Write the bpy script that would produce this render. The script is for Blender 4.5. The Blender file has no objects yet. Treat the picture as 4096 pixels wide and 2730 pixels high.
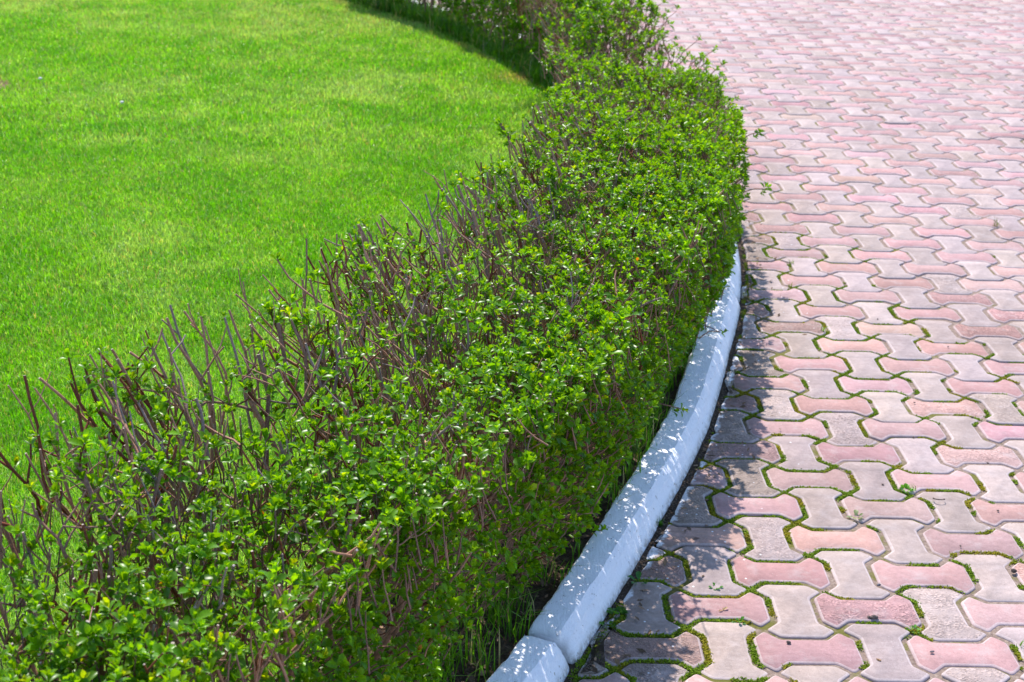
import bpy, math, random
import numpy as np
from mathutils import Matrix

scene = bpy.context.scene
rng = np.random.default_rng(11)

# ------------------------------------------------------------------ camera
CAM = np.array([-0.28535973, -2.64917871, 1.71899335])
RIGHT = np.array([0.99955707, -0.00996662, 0.02804141])
DOWN = np.array([0.02265866, -0.35599303, -0.93421387])
FWD = np.array([0.0192935, 0.93443546, -0.35560952])
cam_data = bpy.data.cameras.new('camera')
cam = bpy.data.objects.new('camera', cam_data)
scene.collection.objects.link(cam)
m = Matrix.Identity(4)
for i in range(3):
    m[i][0] = RIGHT[i]
    m[i][1] = -DOWN[i]
    m[i][2] = -FWD[i]
    m[i][3] = CAM[i]
cam.matrix_world = m
cam_data.sensor_width = 36.0
cam_data.lens = 53.13
cam_data.clip_start = 0.05
cam_data.clip_end = 3000
cam_data.dof.use_dof = True
cam_data.dof.focus_distance = 3.1
cam_data.dof.aperture_fstop = 9.0
scene.camera = cam
scene.render.resolution_x = 1024
scene.render.resolution_y = 682

# ------------------------------------------------------------------ light
SUN_AZ = math.radians(101)      # direction towards the sun, measured from +x
SUN_EL = math.radians(52)
world = bpy.data.worlds.new("World")
scene.world = world
world.use_nodes = True
wn = world.node_tree
sky = wn.nodes.new('ShaderNodeTexSky')
sky.sky_type = 'NISHITA'
sky.sun_disc = False
sky.sun_elevation = SUN_EL
sky.sun_rotation = math.pi / 2 - SUN_AZ
sky.ozone_density = 4.0
sky.dust_density = 0.6
wn.links.new(sky.outputs[0], wn.nodes['Background'].inputs[0])
wn.nodes['Background'].inputs[1].default_value = 0.15
sun_data = bpy.data.lights.new('sun', 'SUN')
sun_data.energy = 3.6
sun_data.angle = math.radians(0.53)
sun_data.color = (1.0, 0.93, 0.86)
sun = bpy.data.objects.new('sun', sun_data)
scene.collection.objects.link(sun)
sdir = np.array([math.cos(SUN_EL) * math.cos(SUN_AZ), math.cos(SUN_EL) * math.sin(SUN_AZ), math.sin(SUN_EL)])
from mathutils import Vector
sun.rotation_euler = Vector(sdir).to_track_quat('Z', 'Y').to_euler()
scene.view_settings.view_transform = 'Standard'
scene.view_settings.look = 'None'
scene.view_settings.exposure = 0.95
scene.view_settings.gamma = 1.0

# ------------------------------------------------------------------ layout constants
S = 0.165                      # paver module
CX, CY = -8.4412, 3.7875       # centre of the round lawn
RF = 9.165                     # kerb foot radius
RI = 9.055                     # kerb inner radius
KH = 0.055                     # kerb height


_DT = np.radians([-60, -25.0, -23.9, -22.6, -21.5, -20.1, -17.8, -16.3, -14.7, -12.4, -10.7, -8.8, -6.4, 0, 60])
_DR = np.array([0.006, 0.014, 0.006, -0.002, -0.007, -0.011, -0.006, -0.003, -0.008, -0.009, 0.002, 0.009, 0.013, 0.012, 0.012])


def kerb_dr(th):
    return np.interp(th, _DT, _DR)


def P3(th, r, z):
    th = np.asarray(th, float)
    r = np.asarray(r, float)
    z = np.asarray(z, float) + 0 * th + 0 * r
    return np.stack([CX + r * np.cos(th), CY + r * np.sin(th), z], -1)


# ------------------------------------------------------------------ numpy noise
def _hash(ix, iy, iz):
    h = (ix * 374761393 + iy * 668265263 + iz * 2147483647) & 0xffffffff
    h = ((h ^ (h >> 13)) * 1274126177) & 0xffffffff
    return ((h ^ (h >> 16)) & 0xffffff) / float(0xffffff)


def vnoise(x, y, z=0.0):
    x = np.asarray(x, float); y = np.asarray(y, float); z = np.asarray(z, float) + 0 * x
    xi = np.floor(x).astype(np.int64); yi = np.floor(y).astype(np.int64); zi = np.floor(z).astype(np.int64)
    fx = x - xi; fy = y - yi; fz = z - zi
    fx = fx * fx * (3 - 2 * fx); fy = fy * fy * (3 - 2 * fy); fz = fz * fz * (3 - 2 * fz)
    out = 0
    for dx in (0, 1):
        for dy in (0, 1):
            for dz in (0, 1):
                w = (fx if dx else 1 - fx) * (fy if dy else 1 - fy) * (fz if dz else 1 - fz)
                out = out + w * _hash(xi + dx, yi + dy, zi + dz)
    return out * 2 - 1


def fbm(x, y, z=0.0, o=3):
    a = 0; s = 1.0; t = 0
    for k in range(o):
        a = a + s * vnoise(np.asarray(x) * 2 ** k + 7.3 * k, np.asarray(y) * 2 ** k + 3.1 * k, np.asarray(z) * 2 ** k)
        t += s; s *= 0.5
    return a / t


# ------------------------------------------------------------------ mesh helpers
def make_mesh(name, verts, faces_list, col=None, cdom='POINT', smooth=True, mat=None, mids=None):
    """faces_list: list of (n,k) int arrays. col: (N,3) per vertex or per face."""
    verts = np.ascontiguousarray(verts, dtype=np.float32)
    me = bpy.data.meshes.new(name)
    me.vertices.add(len(verts))
    me.vertices.foreach_set('co', verts.ravel())
    loops = np.concatenate([f.ravel() for f in faces_list]).astype(np.int32)
    tot = np.concatenate([np.full(len(f), f.shape[1]) for f in faces_list]).astype(np.int32)
    start = np.concatenate([[0], np.cumsum(tot)[:-1]]).astype(np.int32)
    me.loops.add(len(loops))
    me.loops.foreach_set('vertex_index', loops)
    me.polygons.add(len(tot))
    me.polygons.foreach_set('loop_start', start)
    me.polygons.foreach_set('loop_total', tot)
    if smooth:
        me.polygons.foreach_set('use_smooth', np.ones(len(tot), dtype=bool))
    if mat is not None:
        for mm in (mat if isinstance(mat, (list, tuple)) else [mat]):
            me.materials.append(mm)
    if mids is not None:
        me.polygons.foreach_set('material_index', np.asarray(mids, dtype=np.int32))
    me.update(calc_edges=True)
    if col is not None:
        at = me.attributes.new('col', 'FLOAT_COLOR', cdom)
        c = np.ones((len(col), 4), dtype=np.float32)
        c[:, :col.shape[1]] = col
        at.data.foreach_set('color', c.ravel())
    return me


def link(name, me, parent=None, **props):
    o = bpy.data.objects.new(name, me)
    scene.collection.objects.link(o)
    if parent is not None:
        o.parent = parent
    for k, v in props.items():
        o[k] = v
    return o


class Tubes:
    """collects tapered tubes"""
    def __init__(self, sides=6):
        self.v = []; self.q = []; self.t = []; self.c = []; self.n = 0; self.k = sides

    def add(self, pts, rad, col, capcol=None):
        pts = np.asarray(pts, float); n = len(pts); k = self.k
        rad = np.broadcast_to(np.asarray(rad, float), (n,))
        tan = np.gradient(pts, axis=0)
        tan /= np.linalg.norm(tan, axis=1)[:, None] + 1e-9
        ref = np.array([0.31, 0.17, 0.93]) if abs(tan[0][2]) < 0.9 else np.array([1.0, 0.1, 0.0])
        u = np.cross(tan, ref); u /= np.linalg.norm(u, axis=1)[:, None] + 1e-9
        w = np.cross(tan, u)
        a = np.arange(k) / k * 2 * np.pi
        ring = pts[:, None, :] + rad[:, None, None] * (u[:, None, :] * np.cos(a)[None, :, None] + w[:, None, :] * np.sin(a)[None, :, None])
        self.v.append(ring.reshape(-1, 3))
        i = np.arange(n - 1)[:, None] * k; j = np.arange(k)[None, :]; j2 = (j + 1) % k
        q = np.stack([i + j, i + j2, i + k + j2, i + k + j], -1).reshape(-1, 4) + self.n
        self.q.append(q)
        cc = np.tile(np.asarray(col, float), (n * k, 1))
        self.c.append(cc)
        self.n += n * k
        # end cap (a cut end, paler)
        self.v.append(ring[-1]); self.v.append(pts[-1:] + tan[-1:] * rad[-1] * 0.15)
        b = self.n
        jj = np.arange(k)
        self.t.append(np.stack([b + jj, b + (jj + 1) % k, np.full(k, b + k)], -1))
        self.c.append(np.tile(np.asarray(capcol if capcol is not None else col, float), (k + 1, 1)))
        self.n += k + 1

    def mesh(self, name, mat):
        fl = [np.concatenate(self.q), np.concatenate(self.t)]
        return make_mesh(name, np.concatenate(self.v), fl, np.concatenate(self.c), mat=mat)


# ------------------------------------------------------------------ material helpers
def new_mat(name):
    mt = bpy.data.materials.new(name)
    mt.use_nodes = True
    nt = mt.node_tree
    nt.nodes.clear()
    out = nt.nodes.new('ShaderNodeOutputMaterial')
    return mt, nt, out


def N(nt, t, **kw):
    n = nt.nodes.new(t)
    for k, v in kw.items():
        if k.startswith('i_'):
            n.inputs[k[2:].replace('_', ' ')].default_value = v
        else:
            setattr(n, k, v)
    return n


def noise_tex(nt, scale, detail=4.0, rough=0.55, vec=None):
    n = N(nt, 'ShaderNodeTexNoise')
    n.inputs['Scale'].default_value = scale
    n.inputs['Detail'].default_value = detail
    n.inputs['Roughness'].default_value = rough
    if vec is not None:
        nt.links.new(vec, n.inputs['Vector'])
    return n.outputs['Fac']


def ramp(nt, fac, stops):
    r = N(nt, 'ShaderNodeValToRGB')
    e = r.color_ramp.elements
    while len(e) > 1:
        e.remove(e[-1])
    e[0].position = stops[0][0]; e[0].color = tuple(stops[0][1]) + (1,)
    for p, c in stops[1:]:
        q = e.new(p); q.color = tuple(c) + (1,)
    nt.links.new(fac, r.inputs[0])
    return r.outputs[0]


def g1(v):
    return (v, v, v)


def mix(nt, fac, a, b, mode='MIX'):
    n = N(nt, 'ShaderNodeMix', data_type='RGBA', blend_type=mode)
    for s, v in ((0, fac), (6, a), (7, b)):
        if isinstance(v, (int, float)):
            n.inputs[s].default_value = v
        elif isinstance(v, tuple):
            n.inputs[s].default_value = v + ((1,) if len(v) == 3 else ())
        else:
            nt.links.new(v, n.inputs[s])
    return n.outputs[2]


def math_n(nt, op, a, b=None, c=None, clamp=False):
    n = N(nt, 'ShaderNodeMath', operation=op, use_clamp=clamp)
    for s, v in enumerate((a, b, c)):
        if v is None:
            continue
        if isinstance(v, (int, float)):
            n.inputs[s].default_value = v
        else:
            nt.links.new(v, n.inputs[s])
    return n.outputs[0]


def position(nt):
    return N(nt, 'ShaderNodeNewGeometry').outputs['Position']


def radius_from_centre(nt, pos):
    """distance from the centre of the round lawn, on the ground plane"""
    sp = N(nt, 'ShaderNodeSeparateXYZ')
    nt.links.new(pos, sp.inputs[0])
    dx = math_n(nt, 'SUBTRACT', sp.outputs[0], CX)
    dy = math_n(nt, 'SUBTRACT', sp.outputs[1], CY)
    return math_n(nt, 'SQRT', math_n(nt, 'ADD', math_n(nt, 'MULTIPLY', dx, dx), math_n(nt, 'MULTIPLY', dy, dy)))


def bump(nt, height, strength, dist):
    b = N(nt, 'ShaderNodeBump')
    b.inputs['Strength'].default_value = strength
    b.inputs['Distance'].default_value = dist
    nt.links.new(height, b.inputs['Height'])
    return b.outputs[0]


def principled(nt, out, col, rough=0.8, normal=None, spec=0.5):
    p = N(nt, 'ShaderNodeBsdfPrincipled')
    if isinstance(col, tuple):
        p.inputs['Base Color'].default_value = col + (1,)
    else:
        nt.links.new(col, p.inputs['Base Color'])
    if isinstance(rough, (int, float)):
        p.inputs['Roughness'].default_value = rough
    else:
        nt.links.new(rough, p.inputs['Roughness'])
    p.inputs['Specular IOR Level'].default_value = spec
    if normal is not None:
        nt.links.new(normal, p.inputs['Normal'])
    nt.links.new(p.outputs[0], out.inputs[0])
    return p


def attr(nt):
    return N(nt, 'ShaderNodeAttribute', attribute_name='col').outputs['Color']


# foliage
def leaf_material(name, rough, trans, tint):
    mt, nt, out = new_mat(name)
    pos = position(nt)
    col = attr(nt)
    n1 = noise_tex(nt, 260, 2, 0.5, pos)
    col2 = mix(nt, 1.0, col, ramp(nt, n1, [(0.3, g1(0.86)), (0.7, g1(1.1))]), 'MULTIPLY')
    p = principled(nt, out, col2, rough, None, 0.28)
    tr = N(nt, 'ShaderNodeBsdfTranslucent')
    tc = mix(nt, 1.0, col2, tint, 'MULTIPLY')
    nt.links.new(tc, tr.inputs[0])
    mx = N(nt, 'ShaderNodeMixShader')
    mx.inputs[0].default_value = trans
    nt.links.new(p.outputs[0], mx.inputs[1])
    nt.links.new(tr.outputs[0], mx.inputs[2])
    nt.links.new(mx.outputs[0], out.inputs[0])
    return mt


M_LEAF = leaf_material('hedge_leaf', 0.33, 0.47, (1.85, 1.5, 0.4))
M_GRASS = leaf_material('grass_blade', 0.36, 0.5, (1.5, 1.4, 0.5))

# bark
M_BARK, nt, out = new_mat('hedge_bark')
pos = position(nt)
c = mix(nt, 1.0, attr(nt), ramp(nt, noise_tex(nt, 180, 5, 0.65, pos), [(0.3, g1(0.62)), (0.7, g1(1.28))]), 'MULTIPLY')
c = mix(nt, ramp(nt, noise_tex(nt, 700, 1, 0.5, pos), [(0.68, g1(0.0)), (0.74, g1(0.5))]), c, (0.5, 0.42, 0.38))
principled(nt, out, c, 0.72, bump(nt, noise_tex(nt, 350, 4, 0.6, pos), 0.5, 0.002), 0.08)

# pavers
M_PAVER, nt, out = new_mat('paver_concrete')
pos = position(nt)
c = attr(nt)
wear = N(nt, 'ShaderNodeAttribute', attribute_name='wear').outputs['Fac']
r_c = radius_from_centre(nt, pos)
big = noise_tex(nt, 9, 4, 0.6, pos)
fine = noise_tex(nt, 420, 3, 0.7, pos)
mid = noise_tex(nt, 65, 5, 0.65, pos)
c = mix(nt, 1.0, c, ramp(nt, big, [(0.3, g1(0.86)), (0.7, g1(1.12))]), 'MULTIPLY')
c = mix(nt, 1.0, c, ramp(nt, mid, [(0.3, g1(0.87)), (0.7, g1(1.12))]), 'MULTIPLY')
c = mix(nt, 1.0, c, ramp(nt, fine, [(0.3, g1(0.86)), (0.7, g1(1.14))]), 'MULTIPLY')
stain = noise_tex(nt, 1.7, 5, 0.7, pos)
c = mix(nt, 1.0, c, ramp(nt, stain, [(0.32, (0.84, 0.82, 0.80)), (0.5, g1(1.0)), (0.7, g1(1.08))]), 'MULTIPLY')
# pale cement bloom in blotches
bl = ramp(nt, noise_tex(nt, 16, 5, 0.7, pos), [(0.52, g1(0.0)), (0.72, g1(0.5))])
c = mix(nt, bl, c, (0.46, 0.39, 0.38))
# worn tops: stone grains show
vor = N(nt, 'ShaderNodeTexVoronoi')
vor.inputs['Scale'].default_value = 210
nt.links.new(pos, vor.inputs['Vector'])
grain = mix(nt, 1.0, c, ramp(nt, vor.outputs['Color'], [(0.0, (0.62, 0.6, 0.58)), (0.5, (1.0, 0.98, 0.96)), (1.0, (1.55, 1.5, 1.45))]), 'MULTIPLY')
wmask = math_n(nt, 'MULTIPLY', wear, ramp(nt, noise_tex(nt, 22, 4, 0.7, pos), [(0.38, g1(0.0)), (0.55, g1(1.0))]))
c = mix(nt, wmask, c, grain)
# tiny dark grains and pits
v2 = N(nt, 'ShaderNodeTexVoronoi')
v2.inputs['Scale'].default_value = 75
nt.links.new(pos, v2.inputs['Vector'])
pit = ramp(nt, v2.outputs['Distance'], [(0.05, g1(1.0)), (0.10, g1(0.0))])
pit = math_n(nt, 'MULTIPLY', pit, ramp(nt, noise_tex(nt, 30, 2, 0.5, pos), [(0.5, g1(0.0)), (0.6, g1(0.75))]))
c = mix(nt, pit, c, (0.13, 0.1, 0.085))
# light grains
v3 = N(nt, 'ShaderNodeTexVoronoi')
v3.inputs['Scale'].default_value = 120
nt.links.new(pos, v3.inputs['Vector'])
lg = ramp(nt, v3.outputs['Distance'], [(0.06, g1(0.75)), (0.13, g1(0.0))])
lg = math_n(nt, 'MULTIPLY', lg, ramp(nt, noise_tex(nt, 14, 2, 0.5, pos), [(0.47, g1(0.0)), (0.6, g1(1.0))]))
c = mix(nt, lg, c, (0.62, 0.56, 0.54))
# grime beside the kerb and whitewash spatter
near = math_n(nt, 'SUBTRACT', 1.0, math_n(nt, 'MULTIPLY', math_n(nt, 'SUBTRACT', r_c, 9.16), 5.0), clamp=True)
dirt = math_n(nt, 'MULTIPLY', near, ramp(nt, noise_tex(nt, 28, 5, 0.7, pos), [(0.4, g1(0.0)), (0.62, g1(0.8))]))
c = mix(nt, dirt, c, (0.17, 0.13, 0.1))
v4 = N(nt, 'ShaderNodeTexVoronoi')
v4.inputs['Scale'].default_value = 34
nt.links.new(pos, v4.inputs['Vector'])
near2 = math_n(nt, 'SUBTRACT', 1.0, math_n(nt, 'MULTIPLY', math_n(nt, 'SUBTRACT', r_c, 9.17), 2.8), clamp=True)
dots = math_n(nt, 'MULTIPLY', ramp(nt, v4.outputs['Distance'], [(0.07, g1(1.0)), (0.1, g1(0.0))]),
              ramp(nt, math_n(nt, 'MULTIPLY', near2, v4.outputs['Color']), [(0.16, g1(0.0)), (0.24, g1(1.0))]))
c = mix(nt, dots, c, (0.8, 0.8, 0.82))
near3 = math_n(nt, 'SUBTRACT', 1.0, math_n(nt, 'MULTIPLY', math_n(nt, 'SUBTRACT', r_c, 9.165), 14.0), clamp=True)
wash = ramp(nt, math_n(nt, 'MULTIPLY', near3, noise_tex(nt, 19, 5, 0.7, pos)), [(0.33, g1(0.0)), (0.4, g1(0.9))])
c = mix(nt, wash, c, (0.76, 0.76, 0.79))
hsum = math_n(nt, 'ADD', math_n(nt, 'MULTIPLY', fine, 0.45), math_n(nt, 'ADD', mid, math_n(nt, 'MULTIPLY', math_n(nt, 'MULTIPLY', wmask, vor.outputs['Distance']), 3.0)))
hsum = math_n(nt, 'SUBTRACT', hsum, math_n(nt, 'MULTIPLY', pit, 0.8))
principled(nt, out, c, 0.85, bump(nt, hsum, 0.6, 0.0016), 0.2)

# whitewashed kerb
M_KERB, nt, out = new_mat('whitewashed_concrete')
pos = position(nt)
k1 = noise_tex(nt, 40, 5, 0.65, pos)
mp = N(nt, 'ShaderNodeMapping')
mp.inputs['Rotation'].default_value = (0, 0, math.radians(20))
mp.inputs['Scale'].default_value = (1, 0.16, 1)
nt.links.new(pos, mp.inputs[0])
streak = noise_tex(nt, 260, 4, 0.65, mp.outputs[0])
c = mix(nt, 1.0, attr(nt), ramp(nt, k1, [(0.3, g1(0.96)), (0.7, g1(1.0))]), 'MULTIPLY')
c = mix(nt, 1.0, c, ramp(nt, streak, [(0.3, g1(0.94)), (0.65, g1(1.0))]), 'MULTIPLY')
chip = ramp(nt, noise_tex(nt, 55, 6, 0.75, pos), [(0.635, g1(0.0)), (0.655, g1(0.85))])
c = mix(nt, chip, c, (0.36, 0.3, 0.25))
kv = N(nt, 'ShaderNodeTexVoronoi')
kv.inputs['Scale'].default_value = 85
nt.links.new(pos, kv.inputs['Vector'])
spk = math_n(nt, 'MULTIPLY', ramp(nt, kv.outputs['Distance'], [(0.05, g1(1.0)), (0.09, g1(0.0))]),
             ramp(nt, noise_tex(nt, 18, 2, 0.5, pos), [(0.5, g1(0.0)), (0.56, g1(0.85))]))
c = mix(nt, spk, c, (0.1, 0.085, 0.07))
# splash dirt along the foot
sz = N(nt, 'ShaderNodeSeparateXYZ')
nt.links.new(pos, sz.inputs[0])
low = math_n(nt, 'SUBTRACT', 1.0, math_n(nt, 'MULTIPLY', sz.outputs[2], 48.0), clamp=True)
lowd = math_n(nt, 'MULTIPLY', low, ramp(nt, noise_tex(nt, 60, 4, 0.7, pos), [(0.35, g1(0.0)), (0.6, g1(0.85))]))
c = mix(nt, lowd, c, (0.3, 0.24, 0.19))
mp2 = math_n(nt, 'ADD', math_n(nt, 'MULTIPLY', streak, 0.5), math_n(nt, 'SUBTRACT', k1, math_n(nt, 'MULTIPLY', chip, 0.5)))
principled(nt, out, c, 0.7, bump(nt, mp2, 0.9, 0.004), 0.35)

# soil under the hedge and in the joints
M_SOIL, nt, out = new_mat('dark_soil')
pos = position(nt)
s1 = noise_tex(nt, 90, 6, 0.7, pos)
c = ramp(nt, s1, [(0.3, (0.028, 0.018, 0.012)), (0.5, (0.07, 0.046, 0.03)), (0.72, (0.15, 0.11, 0.075))])
principled(nt, out, c, 0.95, bump(nt, s1, 0.9, 0.01), 0.15)

M_JOINT, nt, out = new_mat('joint_sand')
pos = position(nt)
s1 = noise_tex(nt, 120, 5, 0.7, pos)
c = ramp(nt, s1, [(0.3, (0.15, 0.105, 0.085)), (0.55, (0.27, 0.205, 0.165)), (0.75, (0.42, 0.34, 0.28))])
r_c = radius_from_centre(nt, pos)
nearj = math_n(nt, 'SUBTRACT', 1.0, math_n(nt, 'MULTIPLY', math_n(nt, 'SUBTRACT', r_c, 9.2), 1.3), clamp=True)
mossm = math_n(nt, 'ADD', noise_tex(nt, 7, 5, 0.7, pos), math_n(nt, 'MULTIPLY', nearj, 0.16))
c = mix(nt, ramp(nt, mossm, [(0.57, g1(0.0)), (0.66, g1(0.85))]), c, (0.12, 0.125, 0.012))
nd = math_n(nt, 'SUBTRACT', 1.0, math_n(nt, 'MULTIPLY', math_n(nt, 'SUBTRACT', r_c, 9.18), 9.0), clamp=True)
c = mix(nt, nd, c, (0.06, 0.042, 0.03))
principled(nt, out, c, 0.95, bump(nt, s1, 0.8, 0.005), 0.15)

M_LAWNSOIL, nt, out = new_mat('lawn_soil')
pos = position(nt)
c = ramp(nt, noise_tex(nt, 60, 5, 0.7, pos), [(0.3, (0.07, 0.11, 0.008)), (0.6, (0.15, 0.23, 0.015)), (0.8, (0.14, 0.12, 0.05))])
sp = N(nt, 'ShaderNodeVectorMath', operation='DISTANCE')
nt.links.new(pos, sp.inputs[0]); sp.inputs[1].default_value = (-3.0, 5.55, 0.03)
dd = math_n(nt, 'ADD', sp.outputs['Value'], math_n(nt, 'MULTIPLY', noise_tex(nt, 9, 3, 0.6, pos), 0.25))
c = mix(nt, ramp(nt, dd, [(0.36, g1(1.0)), (0.46, g1(0.0))]), c, (0.22, 0.12, 0.09))
principled(nt, out, c, 0.95, bump(nt, noise_tex(nt, 80, 5, 0.7, pos), 0.8, 0.01), 0.15)

M_GROUND, nt, out = new_mat('ground_earth')
pos = position(nt)
c = ramp(nt, noise_tex(nt, 3, 6, 0.7, pos), [(0.3, (0.1, 0.09, 0.04)), (0.7, (0.2, 0.18, 0.1))])
principled(nt, out, c, 0.95, None, 0.15)

M_MOSS = leaf_material('moss', 0.85, 0.25, (1.3, 1.3, 0.5))

M_STONE, nt, out = new_mat('crumb')
pos = position(nt)
c = mix(nt, 1.0, attr(nt), ramp(nt, noise_tex(nt, 300, 4, 0.7, pos), [(0.3, g1(0.6)), (0.7, g1(1.3))]), 'MULTIPLY')
principled(nt, out, c, 0.85, bump(nt, noise_tex(nt, 400, 3, 0.6, pos), 0.6, 0.002), 0.3)

# ------------------------------------------------------------------ ground sheet
g = 1500.0
me = make_mesh('ground', np.array([[-g, -g, -0.06], [g, -g, -0.06], [g, g, -0.06], [-g, g, -0.06]]), [np.array([[0, 1, 2, 3]])], mat=M_GROUND)
link('ground', me, kind='structure')

# ------------------------------------------------------------------ paving
def bone(d=0.2):
    """outline of the horizontal bone paver in one cell, counter-clockwise, cell 0..1"""
    a = d
    return np.array([[0, 0], [a, a], [1 - a, a], [1, 0], [1 + a, a], [1 + a, 1 - a], [1, 1], [1 - a, 1 - a], [a, 1 - a], [0, 1], [-a, 1 - a], [-a, a]], float)


HB = bone()
VB = HB[:, ::-1][::-1].copy()      # the same paver turned by 90 degrees


def clip_poly(poly, p0, nrm):
    """keep the side with (p-p0).nrm > 0"""
    outp = []
    n = len(poly)
    d = (poly - p0) @ nrm
    for i in range(n):
        a, b = poly[i], poly[(i + 1) % n]
        da, db = d[i], d[(i + 1) % n]
        if da >= 0:
            outp.append(a)
        if (da >= 0) != (db >= 0):
            outp.append(a + (b - a) * (da / (da - db)))
    return np.array(outp)


def inset(poly, dist):
    nxt = np.roll(poly, -1, 0); prv = np.roll(poly, 1, 0)
    e1 = poly - prv; e2 = nxt - poly
    e1 /= np.linalg.norm(e1, axis=1)[:, None] + 1e-9
    e2 /= np.linalg.norm(e2, axis=1)[:, None] + 1e-9
    n1 = np.stack([-e1[:, 1], e1[:, 0]], 1); n2 = np.stack([-e2[:, 1], e2[:, 0]], 1)
    b = n1 + n2
    b /= np.maximum((b * b).sum(1)[:, None], 0.7) / 2
    return poly + b * dist


def round_corners(poly, rr):
    nxt = np.roll(poly, -1, 0); prv = np.roll(poly, 1, 0)
    a = prv - poly; b = nxt - poly
    la = np.linalg.norm(a, axis=1)[:, None]; lb = np.linalg.norm(b, axis=1)[:, None]
    ra = np.minimum(rr, la * 0.35); rb = np.minimum(rr, lb * 0.35)
    p1 = poly + a / (la + 1e-9) * ra; p3 = poly + b / (lb + 1e-9) * rb
    p2 = (p1 + p3) / 2 * 0.55 + poly * 0.45
    return np.stack([p1, p2, p3], 1).reshape(-1, 2)


def resample(poly, step, jit, r):
    res = []
    n = len(poly)
    for i in range(n):
        a = poly[i]; b = poly[(i + 1) % n]
        k = max(1, int(np.linalg.norm(b - a) / step))
        for j in range(k):
            res.append(a + (b - a) * j / k + r.normal(0, jit, 2) * (1 if j else 0.5))
    return np.array(res)


PALE_EDGE = np.array([0.56, 0.47, 0.46])
pv, pq, pn, pc, pw = [], [], {}, [], []
nv = 0
facecol_q, facewear_q = [], []
ng_faces, ng_col, ng_wear = {}, {}, {}
prng = np.random.default_rng(5)
moss_lines = []
for cy in range(-24, 112):
    for cx in range(-48, 84):
        mid_ = np.array([(cx + 0.5) * S, (cy + 0.5) * S])
        rc = math.hypot(mid_[0] - CX, mid_[1] - CY)
        if rc < RF - 0.13 or mid_[1] > 17:
            continue
        if mid_[0] > 3.5 + 0.75 * max(mid_[1], 0) or mid_[0] < -2.4 - 0.75 * abs(mid_[1] - 1):
            if rc > RF + 0.8 or mid_[1] > 12:
                continue
        red = (cx + cy) % 2 == 0
        poly = ((HB if red else VB) + [cx, cy]) * S
        cut = rc < RF + 0.2
        if cut:
            dirn = (mid_ - [CX, CY]) / rc
            gap = prng.uniform(0.007, 0.02) + float(kerb_dr(math.atan2(dirn[1], dirn[0])))
            poly = clip_poly(poly, np.array([CX, CY]) + dirn * (RF + gap), dirn)
            if len(poly) < 3:
                continue
            area = 0.5 * abs(np.dot(poly[:, 0], np.roll(poly[:, 1], -1)) - np.dot(poly[:, 1], np.roll(poly[:, 0], -1)))
            if area < 0.0011:
                continue
        near = mid_[1] < 3.2 and mid_[1] > -2 and mid_[0] < 3 and mid_[0] > -1
        midd = mid_[1] < 7
        if near and rc < 10.4:
            moss_lines.append(poly.copy())
        gapx = prng.uniform(0.0036, 0.0062)
        poly = inset(poly, gapx)
        ctr = poly.mean(0)
        poly = ctr + (poly - ctr) * np.array([prng.uniform(0.972, 0.992), 1.0])
        ang = prng.normal(0, 0.008)
        R2 = np.array([[math.cos(ang), -math.sin(ang)], [math.sin(ang), math.cos(ang)]])
        poly = (poly - ctr) @ R2.T + ctr + prng.normal(0, 0.0012, 2)
        if cut and len(poly) < 11 and near:
            poly = resample(poly, 0.02, 0.0018, prng)
        raw = poly
        bev = 0.0058 * prng.uniform(0.85, 1.15)
        rlist = []
        for dd_, rr0 in ((0.0, 0.0065), (0.0, 0.0065), (bev * 0.35, 0.006), (bev, 0.005)):
            q_ = inset(raw, dd_) if dd_ else raw
            rlist.append(round_corners(q_, rr0) if (near or midd) else q_)
        k = len(rlist[0])
        tilt = prng.normal(0, 0.0055, 2)
        z0 = prng.normal(0, 0.0012)

        def zz(p):
            return z0 + (p - ctr) @ tilt
        rings = [np.c_[p_, zz(p_) - dz_] for p_, dz_ in zip(rlist, (0.03, 0.0040, 0.0022, 0.0))]
        base = nv
        for rg in rings:
            pv.append(rg)
        nv += 4 * k
        j = np.arange(k); j2 = (j + 1) % k
        for lv in range(3):
            pq.append(np.stack([base + lv * k + j, base + lv * k + j2, base + (lv + 1) * k + j2, base + (lv + 1) * k + j], -1))
        u = prng.random()
        if red:
            colr = np.array([0.385, 0.224, 0.214]) * prng.uniform(0.84, 1.14)
            colr = colr * (1 - 0.35 * u * u) + np.array([0.46, 0.36, 0.345]) * 0.35 * u * u
            colr += prng.normal(0, 0.008, 3)
        else:
            colr = np.array([0.375, 0.297, 0.278]) * prng.uniform(0.88, 1.12)
            colr = colr + np.array([0.0, 0.0, 0.03]) * (u - 0.5)
        colr = np.clip(colr, 0.03, 0.8)
        w = prng.random() < 0.16
        wv = prng.uniform(0.6, 1.0) if w else prng.uniform(0, 0.12)
        if cut and prng.random() < 0.55:
            wv = 1.0
            colr = colr * 0.55 + np.array([0.2, 0.16, 0.13]) * 0.4
        edgec = colr * 0.42 + PALE_EDGE * 0.58
        facecol_q.append(np.concatenate([np.tile(edgec * 0.8, (k, 1)), np.tile(edgec, (2 * k, 1))]))
        facewear_q.append(np.full(3 * k, 0.0))
        ng_faces.setdefault(k, []).append(base + 3 * k + j)
        ng_col.setdefault(k, []).append(colr)
        ng_wear.setdefault(k, []).append(wv)
fl = [np.concatenate(pq)]
cols = [np.concatenate(facecol_q)]
wears = [np.concatenate(facewear_q)]
for k in ng_faces:
    fl.append(np.array(ng_faces[k])); cols.append(np.array(ng_col[k])); wears.append(np.array(ng_wear[k]))
me = make_mesh('paving', np.concatenate(pv), fl, np.concatenate(cols), cdom='FACE', smooth=False, mat=M_PAVER)
wa = me.attributes.new('wear', 'FLOAT', 'FACE')
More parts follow.
